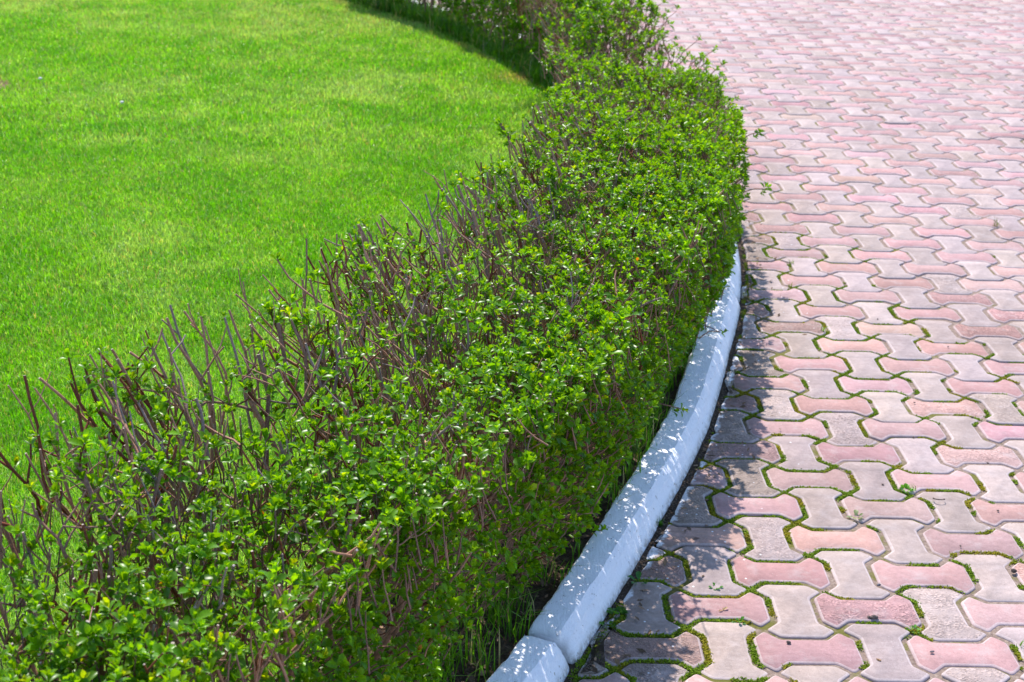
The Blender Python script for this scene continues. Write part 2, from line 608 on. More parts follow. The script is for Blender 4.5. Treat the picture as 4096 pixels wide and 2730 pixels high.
wa.data.foreach_set('value', np.concatenate(wears).astype(np.float32))
link('paving', me, kind='structure', label='pink and grey bone shaped concrete pavers')

# joint filling: a sheet a little below the paver tops, gently uneven
def grid_sheet(x0, x1, y0, y1, step, zf):
    xs = np.arange(x0, x1 + step, step); ys = np.arange(y0, y1 + step, step)
    X, Y = np.meshgrid(xs, ys)
    Z = zf(X, Y)
    nx = len(xs); ny = len(ys)
    i = np.arange(ny - 1)[:, None] * nx + np.arange(nx - 1)[None, :]
    f = np.stack([i, i + 1, i + nx + 1, i + nx], -1).reshape(-1, 4)
    return np.stack([X, Y, Z], -1).reshape(-1, 3), f


v, f = grid_sheet(-12, 16, -6, 20, 0.1, lambda X, Y: -0.0052 + 0.0015 * fbm(X * 3, Y * 3))
link('paving_joint_bed', make_mesh('joint_bed', v, [f], mat=M_JOINT), kind='structure')

# ------------------------------------------------------------------ lawn and soil surfaces (raised inside the kerb)
def ring_sheet(t0, t1, nt_, radii, zf):
    th = np.linspace(t0, t1, nt_)
    T, Rr = np.meshgrid(th, radii)
    V = P3(T, Rr, zf(T, Rr))
    nx = nt_; ny = len(radii)
    i = np.arange(ny - 1)[:, None] * nx + np.arange(nx - 1)[None, :]
    f = np.stack([i, i + 1, i + nx + 1, i + nx], -1).reshape(-1, 4)
    return V.reshape(-1, 3), f[:, ::-1]


LZ = 0.028
v, f = ring_sheet(-math.pi, math.pi, 400, np.linspace(0.05, 8.72, 80), lambda T, R_: LZ + 0.006 * fbm(R_ * np.cos(T) * 2.0, R_ * np.sin(T) * 2.0))
link('lawn', make_mesh('lawn', v, [f], mat=M_LAWNSOIL), kind='structure')


def soil_z(T, R_):
    X = R_ * np.cos(T); Y = R_ * np.sin(T)
    return 0.022 + 0.008 * fbm(X * 14, Y * 14) + 0.004 * fbm(X * 60, Y * 60) + 0.012 * np.exp(-((R_ - 8.85) / 0.12) ** 2)


v, f = ring_sheet(math.radians(-60), math.radians(60), 1600, np.linspace(8.66, 9.09, 36), soil_z)
link('soil', make_mesh('soil', v, [f], mat=M_SOIL), kind='structure')

# ------------------------------------------------------------------ kerb stones
prof = [(RI, -0.05), (RI, 0.02), (RI + 0.0005, 0.042), (RI + 0.002, 0.050), (RI + 0.006, KH - 0.001), (RI + 0.015, KH), (RI + 0.03, KH), (RI + 0.045, KH),
        (RI + 0.060, KH), (RI + 0.067, KH - 0.0004), (RI + 0.073, KH - 0.005), (RI + 0.079, KH - 0.0105), (RI + 0.084, KH - 0.0155), (RI + 0.087, KH - 0.0225),
        (RI + 0.093, 0.025), (RI + 0.101, 0.010), (RI + 0.107, -0.005), (RI + 0.109, -0.05)]
prof = np.array(prof)
joints = [-56, -40.5, -24.3, -9.45, 6.0, 21.4, 37.0]
klabels = [None, 'white painted kerb stone at the bottom edge of the photo, ending at the cracked joint',
           'long curved white painted kerb stone running up from the cracked joint beside the hedge',
           'white painted kerb stone beyond the second joint, peeking below the hedge bulge',
           'white painted kerb stone glimpsed through the bare stems of the far hedge',
           'farthest white painted kerb stone, mostly hidden behind the far hedge stems', None]
for si in range(6):
    a0, a1 = math.radians(joints[si]), math.radians(joints[si + 1])
    gapang = 0.0045 / RF
    a0 += gapang; a1 -= gapang
    fine_ = -40 < joints[si + 1] and joints[si] < 10
    n = int((a1 - a0) * RF / (0.007 if fine_ else 0.03))
    tt = np.linspace(a0, a1, n)
    T, K = np.meshgrid(tt, np.arange(len(prof)), indexing='ij')
    R_ = prof[:, 0][K]; Z = prof[:, 1][K]
    s = T * RF
    n1 = fbm(s * 22, K * 0.55 + si * 17, 0, 3); n2 = fbm(s * 5, K * 0.2 + si * 9, 3.0, 2)
    inn = np.exp(-np.maximum(K - 2, 0) / 2.5)
    R_ = R_ + (0.0016 + 0.0042 * inn) * n1 + 0.0024 * n2 + 0.0006 * fbm(s * 90, K * 1.3, 2.0, 2) - 0.004 * inn * np.abs(fbm(s * 9, 4.0 + si, 1.0, 2))
    Z = Z + np.where(K > 1, 0.0012 * fbm(s * 30, K * 0.5, 7.0, 2) + 0.0014 * n2, 0)
    endd = np.minimum(s - s[0:1], s[-1:] - s)
    Z = Z - 0.013 * np.exp(-(endd / 0.015) ** 1.3) * (K > 2) - 0.004 * np.exp(-endd / 0.03) * (K > 2) * np.abs(n1)
    R_ = R_ - np.where(K > 9, 0.004 * np.exp(-(endd / 0.012)), 0)
    Z = Z + (0.0035 if si % 2 == 0 else 0.0)
    V = P3(T, R_ + kerb_dr(T) + (0.002 if si % 2 == 0 else -0.001), Z)
    nk = len(prof)
    i = np.arange(n - 1)[:, None] * nk + np.arange(nk - 1)[None, :]
    f = np.stack([i, i + 1, i + nk + 1, i + nk], -1).reshape(-1, 4)
    caps = [np.arange(nk)[::-1][None, :], (np.arange(nk) + (n - 1) * nk)[None, :]]
    dirt_end = np.exp(-(endd / 0.012) ** 2)
    base = np.array([0.95, 0.94, 0.97])
    cc = base[None, None, :] * (1 - 0.45 * dirt_end[..., None] * (0.5 + 0.5 * np.clip(n1 * 2, -1, 1))[..., None])
    cc = cc * np.where((K < 3)[..., None], np.array([0.9, 0.88, 0.84]), 1.0)
    me = make_mesh('kerb_stone', V.reshape(-1, 3), [f[:, ::-1]] + [c_[:, ::-1] for c_ in caps], cc.reshape(-1, 3), mat=M_KERB)
    ev = np.empty(len(me.edges) * 2, dtype=np.int32)
    me.edges.foreach_get('vertices', ev)
    ev = ev.reshape(-1, 2) % nk
    shp = (ev[:, 0] == ev[:, 1]) & np.isin(ev[:, 0], (9, 12, 4))
    sa = me.attributes.new('sharp_edge', 'BOOLEAN', 'EDGE')
    sa.data.foreach_set('value', shp)
    lab = klabels[si] or 'white painted kerb stone outside the left edge of the photo'
    link('kerb_stone', me, label=lab, category='kerb stone', group='white painted kerb stones round the lawn')


# ------------------------------------------------------------------ grass blades
def blades(x, y, z, h, w, lean, az, face, colr, seg=2):
    """two-segment bent blades; returns verts, quads, tris, cols"""
    n = len(x)
    d = np.stack([np.cos(az), np.sin(az)], 1)            # lean direction
    s = np.stack([np.cos(face), np.sin(face)], 1)        # width direction
    base = np.stack([x, y, z], 1)
    midp = base + np.c_[d * (lean * 0.3 * h)[:, None], h * 0.55]
    tip = base + np.c_[d * (lean * h)[:, None], h * (1 - 0.25 * lean)]
    sw = np.c_[s, np.zeros(n)]
    V = np.stack([base - sw * (w * 0.5)[:, None], base + sw * (w * 0.5)[:, None],
                  midp - sw * (w * 0.45)[:, None], midp + sw * (w * 0.45)[:, None], tip], 1)
    i = np.arange(n)[:, None] * 5
    q = i + np.array([[0, 1, 3, 2]]); t = i + np.array([[2, 3, 4]])
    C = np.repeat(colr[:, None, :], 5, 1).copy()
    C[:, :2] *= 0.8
    return V.reshape(-1, 3), q, t, C.reshape(-1, 3)


def merge(parts):
    off = 0; V = []; Q = []; T = []; C = []
    for v_, q_, t_, c_ in parts:
        V.append(v_); Q.append(q_ + off); T.append(t_ + off); C.append(c_); off += len(v_)
    return np.concatenate(V), np.concatenate(Q), np.concatenate(T), np.concatenate(C)


def in_view(x, y, margin):
    P = np.stack([x, y, 0 * x], 1) - CAM
    a = P @ RIGHT; b = P @ DOWN; c_ = P @ FWD
    u = a / c_ * 6045; vv = b / c_ * 6045
    return (c_ > 0) & (np.abs(u) < 2048 + margin) & (np.abs(vv) < 1365 + margin)


def lawn_cols(x, y, r):
    n = len(x)
    g1c = np.array([0.118, 0.375, 0.005]); g2c = np.array([0.200, 0.47, 0.008]); g3c = np.array([0.33, 0.50, 0.16]); st = np.array([0.42, 0.36, 0.16])
    big = fbm(x * 1.1, y * 0.9, 1.0, 3); b2 = 1.3 * fbm(x * 4.5, y * 3.5, 5.0, 3)
    t = np.clip(0.5 + 0.9 * b2 + r.normal(0, 0.3, n), 0, 1)[:, None]
    c_ = g1c * (1 - t) + g2c * t
    pale = np.clip((big - 0.08) * 1.0 + 0.7 * b2 + r.normal(0, 0.3, n) + 0.10 + 0.25 * np.clip((y - 5) / 4, 0, 1) + 0.25 * fbm(x * 12, y * 9, 3.0, 2), 0, 0.9)
    pale = np.where(r.random(n) < 0.10, 0.9, pale)[:, None]
    c_ = c_ * (1 - pale) + g3c * pale
    far = np.clip((y - 5.5) / 4, 0, 1) * np.clip(0.5 + 1.5 * big, 0, 1)
    s_ = (r.random(n) < (0.05 + 0.2 * far))[:, None]
    c_ = np.where(s_, st * r.uniform(0.7, 1.2, (n, 1)), c_)
    edge = np.exp(-((np.hypot(x - CX, y - CY) - 8.63) / 0.035) ** 2) * np.clip(fbm(x * 3, y * 3, 9.0, 2) * 2.5 + 0.1, 0, 1)
    spot = np.exp(-(((x + 0.09) / 0.16) ** 2 + ((y - 6.05) / 0.16) ** 2))
    e = np.clip(edge * 0.8 + spot, 0, 1)[:, None] * (r.random(n) < 0.75)[:, None]
    c_ = c_ * (1 - e) + np.array([0.45, 0.33, 0.14]) * e
    return c_ * (r.uniform(0.55, 1.45, (n, 1)) * 1.05)


def scatter_lawn(x0, x1, y0, y1, dens, hh, ww, rmax, seed, view='in'):
    r = np.random.default_rng(seed)
    n = int((x1 - x0) * (y1 - y0) * dens)
    x = r.uniform(x0, x1, n); y = r.uniform(y0, y1, n)
    rad = np.hypot(x - CX, y - CY)
    keep = rad < rmax
    iv = in_view(x, y, 260)
    keep &= iv if view == 'in' else ~iv
    # bare spot at the left edge
    bare = np.hypot((x + 3.06) * 1.2, (y - 5.55)) + 0.16 * fbm(x * 11, y * 11, 0, 3) < 0.17
    keep &= ~(bare & (r.random(n) < 0.8))
    thin = np.clip((rad - 8.5) / 0.25, 0, 1) * 0.35
    keep &= r.random(n) > thin
    x = x[keep]; y = y[keep]; n = len(x)
    big = fbm(x * 2.5, y * 2.5, 2.0, 2)
    h = hh * r.uniform(0.6, 1.25, n) * (1 + 0.3 * big)
    w = ww * r.uniform(0.6, 1.3, n)
    lean = np.clip(r.gamma(2.0, 0.28, n), 0, 1.3)
    az = r.uniform(0, 2 * np.pi, n) * 0.85 + fbm(x * 6, y * 6, 8.0, 2) * 3
    face = az + np.pi / 2 + r.normal(0, 0.7, n)
    return blades(x, y, np.full(n, LZ - 0.004), h, w, lean, az, face, lawn_cols(x, y, r))


parts = [
    scatter_lawn(-2.2, 0.3, -0.8, 1.6, 42000, 0.033, 0.0023, 8.74, 1),
    scatter_lawn(-3.0, 0.5, 1.6, 4.2, 28000, 0.032, 0.0027, 8.74, 2),
    scatter_lawn(-4.2, 0.6, 4.2, 10.2, 14000, 0.032, 0.0036, 8.72, 3),
    scatter_lawn(-7.5, 0.6, -4.0, 12.0, 1500, 0.040, 0.007, 8.72, 4, 'out'),
]
V, Q, T, C = merge(parts)
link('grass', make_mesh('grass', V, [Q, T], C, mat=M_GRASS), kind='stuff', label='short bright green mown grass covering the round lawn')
print('grass verts', len(V))

# taller uncut grass and weeds under the hedge
r = np.random.default_rng(21)
parts = []
def tufts(tlo, thi, rlo, rhi, ntuft, hmin, hmax, wid, per, colb):
    th = r.uniform(math.radians(tlo), math.radians(thi), ntuft); rr = r.uniform(rlo, rhi, ntuft)
    P = P3(th, rr, 0.02)
    P = np.repeat(P, per, 0); n = len(P)
    x = P[:, 0] + r.normal(0, 0.012, n); y = P[:, 1] + r.normal(0, 0.012, n)
    h = r.uniform(hmin, hmax, n); lean = np.clip(r.gamma(2.2, 0.22, n), 0, 1.2)
    az = r.uniform(0, 2 * np.pi, n); face = az + np.pi / 2 + r.normal(0, 0.4, n)
    cc = np.array(colb) * r.uniform(0.7, 1.3, (n, 1))
    dry = r.random(n) < 0.07
    cc[dry] = np.array([0.42, 0.36, 0.2])
    return blades(x, y, P[:, 2], h, np.full(n, wid) * r.uniform(0.6, 1.3, n), lean, az, face, cc)
parts.append(tufts(-36, -8, 8.95, 9.05, 190, 0.05, 0.13, 0.0028, 9, (0.10, 0.26, 0.012)))
parts.append(tufts(-36, 0, 8.64, 8.95, 700, 0.04, 0.10, 0.003, 8, (0.12, 0.29, 0.012)))
parts.append(tufts(2, 45, 8.67, 8.88, 750, 0.05, 0.15, 0.006, 8, (0.075, 0.21, 0.010)))
parts.append(tufts(0, 45, 8.72, 9.04, 1700, 0.05, 0.15, 0.005, 8, (0.075, 0.21, 0.010)))
V, Q, T, C = merge(parts)
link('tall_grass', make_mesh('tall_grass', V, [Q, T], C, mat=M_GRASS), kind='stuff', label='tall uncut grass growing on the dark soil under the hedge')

# leaf litter on the soil strip
n = 3200
th = r.uniform(math.radians(-38), math.radians(20), n); rr = r.uniform(8.7, 9.05, n)
rr[2600:] = 9.175 + np.abs(r.normal(0, 0.07, 600)) + kerb_dr(th[2600:])
P = P3(th, rr, np.where(rr > 9.1, 0.002, 0.034)) + r.normal(0, 0.003, (n, 3)) * [1, 1, 1]
a = r.uniform(0, 2 * np.pi, n); L = r.uniform(0.005, 0.013, n)
u = np.stack([np.cos(a), np.sin(a), r.normal(0, 0.25, n)], 1) * L[:, None]
w_ = np.stack([-np.sin(a), np.cos(a), r.normal(0, 0.3, n)], 1) * (L * 0.45)[:, None]
V = np.stack([P - u, P - w_ * 0.9, P + u, P + w_], 1).reshape(-1, 3)
C = np.repeat((np.array([0.16, 0.10, 0.06]) * r.uniform(0.5, 2.0, (n, 1)))[:, None], 4, 1).reshape(-1, 3)
link('leaf_litter', make_mesh('litter', V, [np.arange(4 * n).reshape(-1, 4)], C, mat=M_STONE), kind='stuff', label='brown dry leaf litter on the soil under the hedge')

# ------------------------------------------------------------------ moss cushions in the joints
r = np.random.default_rng(31)
mp_, md = [], []
for poly in moss_lines:
    k = len(poly)
    for i in range(k):
        a = poly[i]; b = poly[(i + 1) % k]
        L = np.linalg.norm(b - a)
        nn = int(L / 0.0022)
        if nn < 1:
            continue
        t = r.random(nn)[:, None]
        mp_.append(a + (b - a) * t)
P = np.concatenate(mp_)
rad = np.hypot(P[:, 0] - CX, P[:, 1] - CY)
m1 = 0.8 * fbm(P[:, 0] * 4.5, P[:, 1] * 4.5, 2.0, 3) + 0.9 * fbm(P[:, 0] * 19, P[:, 1] * 19, 4.0, 2)
thr = -0.42 + np.clip(rad - 9.2, 0, 2) * 1.0 + np.clip(P[:, 1] - 1.2, 0, 3) * 0.22
keep = (m1 > thr) & (rad > RF + 0.012)
P = P[keep]
P = np.repeat(P, 3, 0)
n = len(P)
P = P + r.normal(0, 0.0040, (n, 2))
az = r.uniform(0, 2 * np.pi, n); h = r.uniform(0.0015, 0.0042, n)
mcol = np.array([0.17, 0.27, 0.008]) * r.uniform(0.6, 1.35, (n, 1))
yl = np.clip(fbm(P[:, 0] * 14, P[:, 1] * 14, 6.0, 2) * 2, 0, 1)[:, None]
mcol = mcol * (1 - yl) + np.array([0.33, 0.29, 0.015]) * r.uniform(0.7, 1.2, (n, 1)) * yl
V, Q, T, C = blades(P[:, 0], P[:, 1], np.full(n, -0.0068) + r.uniform(0, 0.003, n), h + 0.002, np.full(n, 0.0036), r.uniform(0.2, 1.4, n), az, az + np.pi / 2, mcol)
link('moss', make_mesh('moss', V, [Q, T], C, mat=M_MOSS), kind='stuff', label='bright green moss filling the joints between the pavers near the kerb')
print('moss', n)

# grit and crumbs along the kerb foot and in the open joints
n = 5200
th = r.uniform(math.radians(-36), math.radians(-2), n); rr = RF + kerb_dr(th) + np.abs(r.normal(0, 0.009, n)) + 0.001
P = P3(th, rr, -0.006) + np.c_[np.zeros((n, 2)), r.uniform(-0.002, 0.003, n)]
sz_ = r.uniform(0.0008, 0.0028, n)
octv = np.array([[1, 0, 0], [-1, 0, 0], [0, 1, 0], [0, -1, 0], [0, 0, 1], [0, 0, -1]], float)
octf = np.array([[0, 2, 4], [2, 1, 4], [1, 3, 4], [3, 0, 4], [2, 0, 5], [1, 2, 5], [3, 1, 5], [0, 3, 5]])
V = P[:, None, :] + octv[None] * sz_[:, None, None] * r.uniform(0.6, 1.4, (n, 6, 1))
F = (np.arange(n)[:, None, None] * 6 + octf[None]).reshape(-1, 3)
C = np.repeat((np.array([0.12, 0.085, 0.06]) * r.uniform(0.5, 2.2, (n, 1)))[:, None], 6, 1).reshape(-1, 3)
link('grit', make_mesh('grit', V.reshape(-1, 3), [F], C, mat=M_STONE), kind='stuff', label='dark crumbs of soil along the foot of the kerb')


# ------------------------------------------------------------------ leaves
def leaf_template(full):
    # along y from 0 to 1, x half width 0.5 (scaled), z up
    if full:
        ys = [0.0, 0.22, 0.5, 0.78, 1.0]
        ws = [0.05, 0.26, 0.46, 0.47, 0.0]
        zc = [0.0, 0.03, 0.02, -0.03, -0.12]
        V = []
        V.append((0, 0, 0))
        for y_, w_i, z_ in zip(ys[1:4], ws[1:4], zc[1:4]):
            V += [(-w_i, y_, z_ + w_i * 0.30), (0, y_, z_), (w_i, y_, z_ + w_i * 0.30)]
        V.append((0, 1.0, zc[4]))
        T = [(0, 2, 1), (0, 3, 2), (7, 8, 10), (8, 9, 10)]
        Qd = [(1, 2, 5, 4), (2, 3, 6, 5), (4, 5, 8, 7), (5, 6, 9, 8)]
        return np.array(V, float), np.array(Qd), np.array(T)
    V = [(0, 0, 0), (-0.42, 0.4, 0.12), (-0.4, 0.75, 0.08), (0, 1, -0.1), (0.4, 0.75, 0.08), (0.42, 0.4, 0.12)]
    return np.array(V, float), np.array([(0, 3, 2, 1), (0, 5, 4, 3)]), np.zeros((0, 3), int)


def leaves(base, direc, nrm, length, width, colr, full):
    """vectorised leaf placement"""
    Vt, Qt, Tt = leaf_template(full)
    d = direc / (np.linalg.norm(direc, axis=1)[:, None] + 1e-9)
    x = np.cross(d, nrm); x /= np.linalg.norm(x, axis=1)[:, None] + 1e-9
    z = np.cross(x, d)
    n = len(base); k = len(Vt)
    V = base[:, None, :] + (Vt[None, :, 0:1] * width[:, None, None]) * x[:, None, :] + (Vt[None, :, 1:2] * length[:, None, None]) * d[:, None, :] + (Vt[None, :, 2:3] * length[:, None, None]) * z[:, None, :]
    i = np.arange(n)[:, None, None] * k
    C = np.repeat(colr[:, None, :], k, 1)
    return V.reshape(-1, 3), (i + Qt[None]).reshape(-1, 4), (i + Tt[None]).reshape(-1, 3), C.reshape(-1, 3)


def rosettes(P, A, size, r, full, npair=4, lit=None):
    """opposite pairs of leaves round an axis A, outer pairs larger and flatter"""
    n = len(P)
    A = A / (np.linalg.norm(A, axis=1)[:, None] + 1e-9)
    ref = np.where(np.abs(A[:, 2:3]) < 0.9, np.array([[0, 0, 1.0]]), np.array([[1.0, 0, 0]]))
    U = np.cross(A, ref); U /= np.linalg.norm(U, axis=1)[:, None] + 1e-9
    W = np.cross(A, U)
    ph = r.uniform(0, 2 * np.pi, n)
    outs = []
    tone = r.random(n)
    tone2 = r.random(n)
    for lv in range(npair):
        fr = lv / max(1, npair - 1)
        inc = np.radians(64 - 46 * fr) + r.normal(0, 0.16, n)
        ln = size * (1.0 - 0.45 * fr)
        for sgn in (0, 1):
            a = ph + lv * np.pi / 2 + sgn * np.pi + r.normal(0, 0.18, n)
            inc2 = inc + r.normal(0, 0.14, n)
            rad = U * np.cos(a)[:, None] + W * np.sin(a)[:, None]
            d = rad * np.sin(inc2)[:, None] + A * np.cos(inc2)[:, None]
            nr = A * np.sin(inc2)[:, None] - rad * np.cos(inc2)[:, None]
            nr = nr + r.normal(0, 0.22, (n, 3))
            L = ln * r.uniform(0.75, 1.2, n)
            base = P + A * (size * (0.5 * fr - 0.2))[:, None]
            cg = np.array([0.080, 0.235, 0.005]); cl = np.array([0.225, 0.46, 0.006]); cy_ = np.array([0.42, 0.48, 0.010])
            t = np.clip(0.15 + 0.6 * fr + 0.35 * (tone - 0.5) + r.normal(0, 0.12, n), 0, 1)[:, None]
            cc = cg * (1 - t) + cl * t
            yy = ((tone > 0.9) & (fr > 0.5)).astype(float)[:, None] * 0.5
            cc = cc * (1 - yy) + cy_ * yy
            rd = ((r.random(n) < 0.005) & (ln < 0.014))[:, None]
            cc = np.where(rd, np.array([0.42, 0.16, 0.02]), cc)
            cc = cc * r.uniform(0.7, 1.2, (n, 1)) * (0.8 + 0.4 * tone2)[:, None]
            keep = r.random(n) > 0.06
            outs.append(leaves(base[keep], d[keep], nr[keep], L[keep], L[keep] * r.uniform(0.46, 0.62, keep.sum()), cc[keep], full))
    return merge(outs)


# ------------------------------------------------------------------ the hedge
hr = np.random.default_rng(77)
BARK = [np.array([0.35, 0.20, 0.15]), np.array([0.29, 0.17, 0.13]), np.array([0.40, 0.225, 0.155]), np.array([0.17, 0.06, 0.035]), np.array([0.24, 0.17, 0.16])]
CAP = np.array([0.45, 0.38, 0.33])


def env_top(th, r_):
    s = th * 8.8
    inner = np.clip((8.80 - r_) / 0.3, 0, 1)
    D = 180 / math.pi
    left = np.clip((-14 - th * D) / 7, 0, 1)
    H = 0.585 + 0.03 * fbm(s * 2.2, r_ * 3, 1.0, 2) + (0.06 + 0.055 * left) * inner
    # the top dips where the hedge turns, and the far stretch is taller and looser
    dip = np.clip((th * D + 10) / 5, 0, 1) * (1 - np.clip((th * D - 5.5) / 3, 0, 1))
    H -= 0.10 * dip + 0.05 * math.exp(-((th * D - 4.5) / 2.5) ** 2) if np.isscalar(th) else 0.10 * dip
    H += 0.07 * np.clip((th * D - 7) / 4, 0, 1)
    return H


def env_out(th, z):
    """outer radius of the clipped face"""
    s = th * 8.8
    b = 9.115 + 0.05 * fbm(s * 1.8, z * 3, 4.0, 2) + 0.015 * math.exp(-((th + 0.1) / 0.18) ** 2)
    b -= (0.13 if th < -0.2 else 0.13 * max(0.15, (-th - 0.14) / 0.06)) * max(0.0, 0.34 - z) / 0.34 if th > -1 else 0
    b += 0.012 * math.exp(-((th + 0.09) / 0.08) ** 2)
    b -= 0.09 * np.clip((th + math.radians(1)) / 0.22, 0, 1)
    return b


def env_in(th, z):
    return 8.42 + 0.27 * min(1.0, max(0.0, (th * 180 / math.pi - 3) / 4)) + 0.12 * max(0.0, 0.45 - z) / 0.45 + 0.03 * fbm(th * 20, z * 3, 6.0, 2)


def inside(p, slack=0.0):
    th = math.atan2(p[1] - CY, p[0] - CX); rr_ = math.hypot(p[0] - CX, p[1] - CY)
    return p[2] < env_top(th, rr_) + slack and rr_ < env_out(th, p[2]) + slack and rr_ > env_in(th, p[2]) - slack


hedge = bpy.data.objects.new('hedge', None)
scene.collection.objects.link(hedge)
hp = P3(math.radians(-14), 8.85, 0.02)
hedge.location = hp
hedge['label'] = 'clipped leafy green privet hedge with bare brown stems curving between lawn and white kerb'
hedge['category'] = 'hedge'


def wobble(p0, d0, length, n, wob, up, r_):
    pts = [np.array(p0)]
    d = d0 / np.linalg.norm(d0)
    st = length / n
    for i in range(n):
        d = d + r_.normal(0, wob, 3) + np.array([0, 0, up])
        d /= np.linalg.norm(d)
        pts.append(pts[-1] + d * st)
    return np.array(pts)


ros_P, ros_A, ros_S = [], [], []
stems = []
th_list = []
th = math.radians(-37)
while th < math.radians(36):
    dens = 26 if th < math.radians(4) else 16
    th_list.append(th)
    th += (1.0 / dens) / 8.8 * hr.uniform(0.5, 1.5)
for th0 in th_list:
    far = th0 > math.radians(2)
    tb = Tubes(6 if not far else 5)
    clump = 0.06 * math.sin(th0 * 8.8 * 2 * math.pi / 0.33)
    rb = 8.86 + hr.normal(0, 0.055) + clump * 0.3
    tbase = th0 + 0.012 * math.sin(th0 * 8.8 * 2 * math.pi / 0.33 + 1.5)
    p0 = P3(tbase, rb, 0.015)
    rt = hr.uniform(8.42 if th0 < 0.08 else 8.70, 9.11)
    tt = th0 + hr.normal(0, 0.011)
    ztop = float(env_top(tt, rt)) * hr.uniform(0.95, 1.03)
    if rt < 8.72 and hr.random() < 0.45:
        ztop += hr.uniform(0.0, 0.05)
    p1 = P3(tt, rt, ztop)
    nseg = 9
    t = np.linspace(0, 1, nseg + 1)[:, None]
    lat = t ** 0.85
    main = p0 * (1 - lat) + p1 * lat
    main[:, 2] = (p0[2] + (p1[2] - p0[2]) * t[:, 0])
    amp = 0.027
    wv = np.cumsum(hr.normal(0, amp / 2.2, (nseg + 1, 3)), 0)
    wv[:, 2] *= 0.2
    main = main + wv * np.minimum(t * 3, 1)
    r0 = hr.uniform(0.0042, 0.0092)
    rad = r0 * (1 - 0.48 * t[:, 0] ** 1.1)
    bc = BARK[hr.integers(0, 3)] * hr.uniform(0.8, 1.15)
    tb.add(main, rad, bc, CAP)
    Lm = np.linalg.norm(main[-1] - main[0])
    nsec = hr.integers(7, 11) if not far else hr.integers(6, 9)
    # tips of main stems are often bare stubs
    if hr.random() < 0.5:
        ros_P.append(main[-1]); ros_A.append(main[-1] - main[-2]); ros_S.append(hr.uniform(0.75, 1.0))
    bare_in = rt < 8.66
    for k in range(nsec):
        f_ = hr.uniform(0.16, 0.97)
        idx = f_ * nseg
        i0 = int(idx); q0 = main[i0] + (main[min(i0 + 1, nseg)] - main[i0]) * (idx - i0)
        thq = math.atan2(q0[1] - CY, q0[0] - CX); rq = math.hypot(q0[0] - CX, q0[1] - CY)
        er = np.array([math.cos(thq), math.sin(thq), 0]); et = np.array([-math.sin(thq), math.cos(thq), 0])
        outw = 1.0 if (rq > 8.78 or (f_ < 0.6 and hr.random() < 0.6)) else -1.0
        if hr.random() < 0.25:
            outw *= -1
        d0 = er * outw * hr.uniform(0.1, 1.0) + et * hr.normal(0, 0.65) + np.array([0, 0, hr.uniform(0.15, 1.15)])
        L = hr.uniform(0.10, 0.21) * (1.15 if f_ < 0.5 else 0.75)
        sec = wobble(q0, d0, L, 5, 0.14, 0.05, hr)
        # prune at the clipped envelope
        cutn = len(sec)
        for ii in range(2, len(sec)):
            if not inside(sec[ii], 0.012):
                cutn = ii; break
        if cutn < 3:
            cutn = 3
        sec = sec[:cutn]
        rs = rad[min(i0, nseg)] * hr.uniform(0.42, 0.68)
        rs = max(rs, 0.0017)
        tcol = BARK[3] * hr.uniform(0.8, 1.6) if hr.random() < 0.16 else BARK[hr.integers(0, 5) if hr.random() < 0.4 else 0] * hr.uniform(0.8, 1.2)
        tb.add(sec, np.linspace(rs, rs * 0.6, len(sec)), tcol, CAP)
        Ls = np.linalg.norm(sec[-1] - sec[0])
        if hr.random() < (0.55 if bare_in and f_ > 0.8 else 0.88):
            ros_P.append(sec[-1]); ros_A.append(sec[-1] - sec[-2] + np.array([0, 0, 0.01])); ros_S.append(hr.uniform(0.8, 1.12))
        nter = hr.integers(2, 5)
        for kk in range(nter):
            g_ = hr.uniform(0.2, 0.97) * (len(sec) - 1)
            j0 = int(g_); j1 = min(j0 + 1, len(sec) - 1)
            b0 = sec[j0] + (sec[j1] - sec[j0]) * (g_ - j0)
            sd = sec[j1] - sec[max(j1 - 1, 0)]
            sd = sd / (np.linalg.norm(sd) + 1e-9)
            d1 = sd * 0.7 + hr.normal(0, 0.6, 3) + np.array([0, 0, 0.35])
            ter = wobble(b0, d1, hr.uniform(0.025, 0.085), 3, 0.15, 0.08, hr)
            while len(ter) > 2 and not inside(ter[-1], 0.022):
                ter = ter[:-1]
            tb.add(ter, np.linspace(rs * 0.55, rs * 0.4, len(ter)), tcol, CAP)
            if inside(ter[-1], 0.04) and hr.random() < 0.95:
                ros_P.append(ter[-1]); ros_A.append(ter[-1] - ter[-2]); ros_S.append(hr.uniform(0.72, 1.1))
            if hr.random() < 0.5:
                ros_P.append(ter[0] * 0.5 + ter[1] * 0.5); ros_A.append(d1 + hr.normal(0, 0.5, 3)); ros_S.append(hr.uniform(0.5, 0.85))
        # leaf buds along the secondary
        nn = hr.integers(1, 3)
        for kk in range(nn):
            g_ = hr.uniform(0.1, 0.95) * (len(sec) - 1); j0 = int(g_); j1 = min(j0 + 1, len(sec) - 1)
            b0 = sec[j0] + (sec[j1] - sec[j0]) * (g_ - j0)
            ros_P.append(b0 + hr.normal(0, 0.004, 3)); ros_A.append(hr.normal(0, 0.6, 3) + np.array([0, 0, 0.6])); ros_S.append(hr.uniform(0.45, 0.8))
    stems.append((th0, tb))

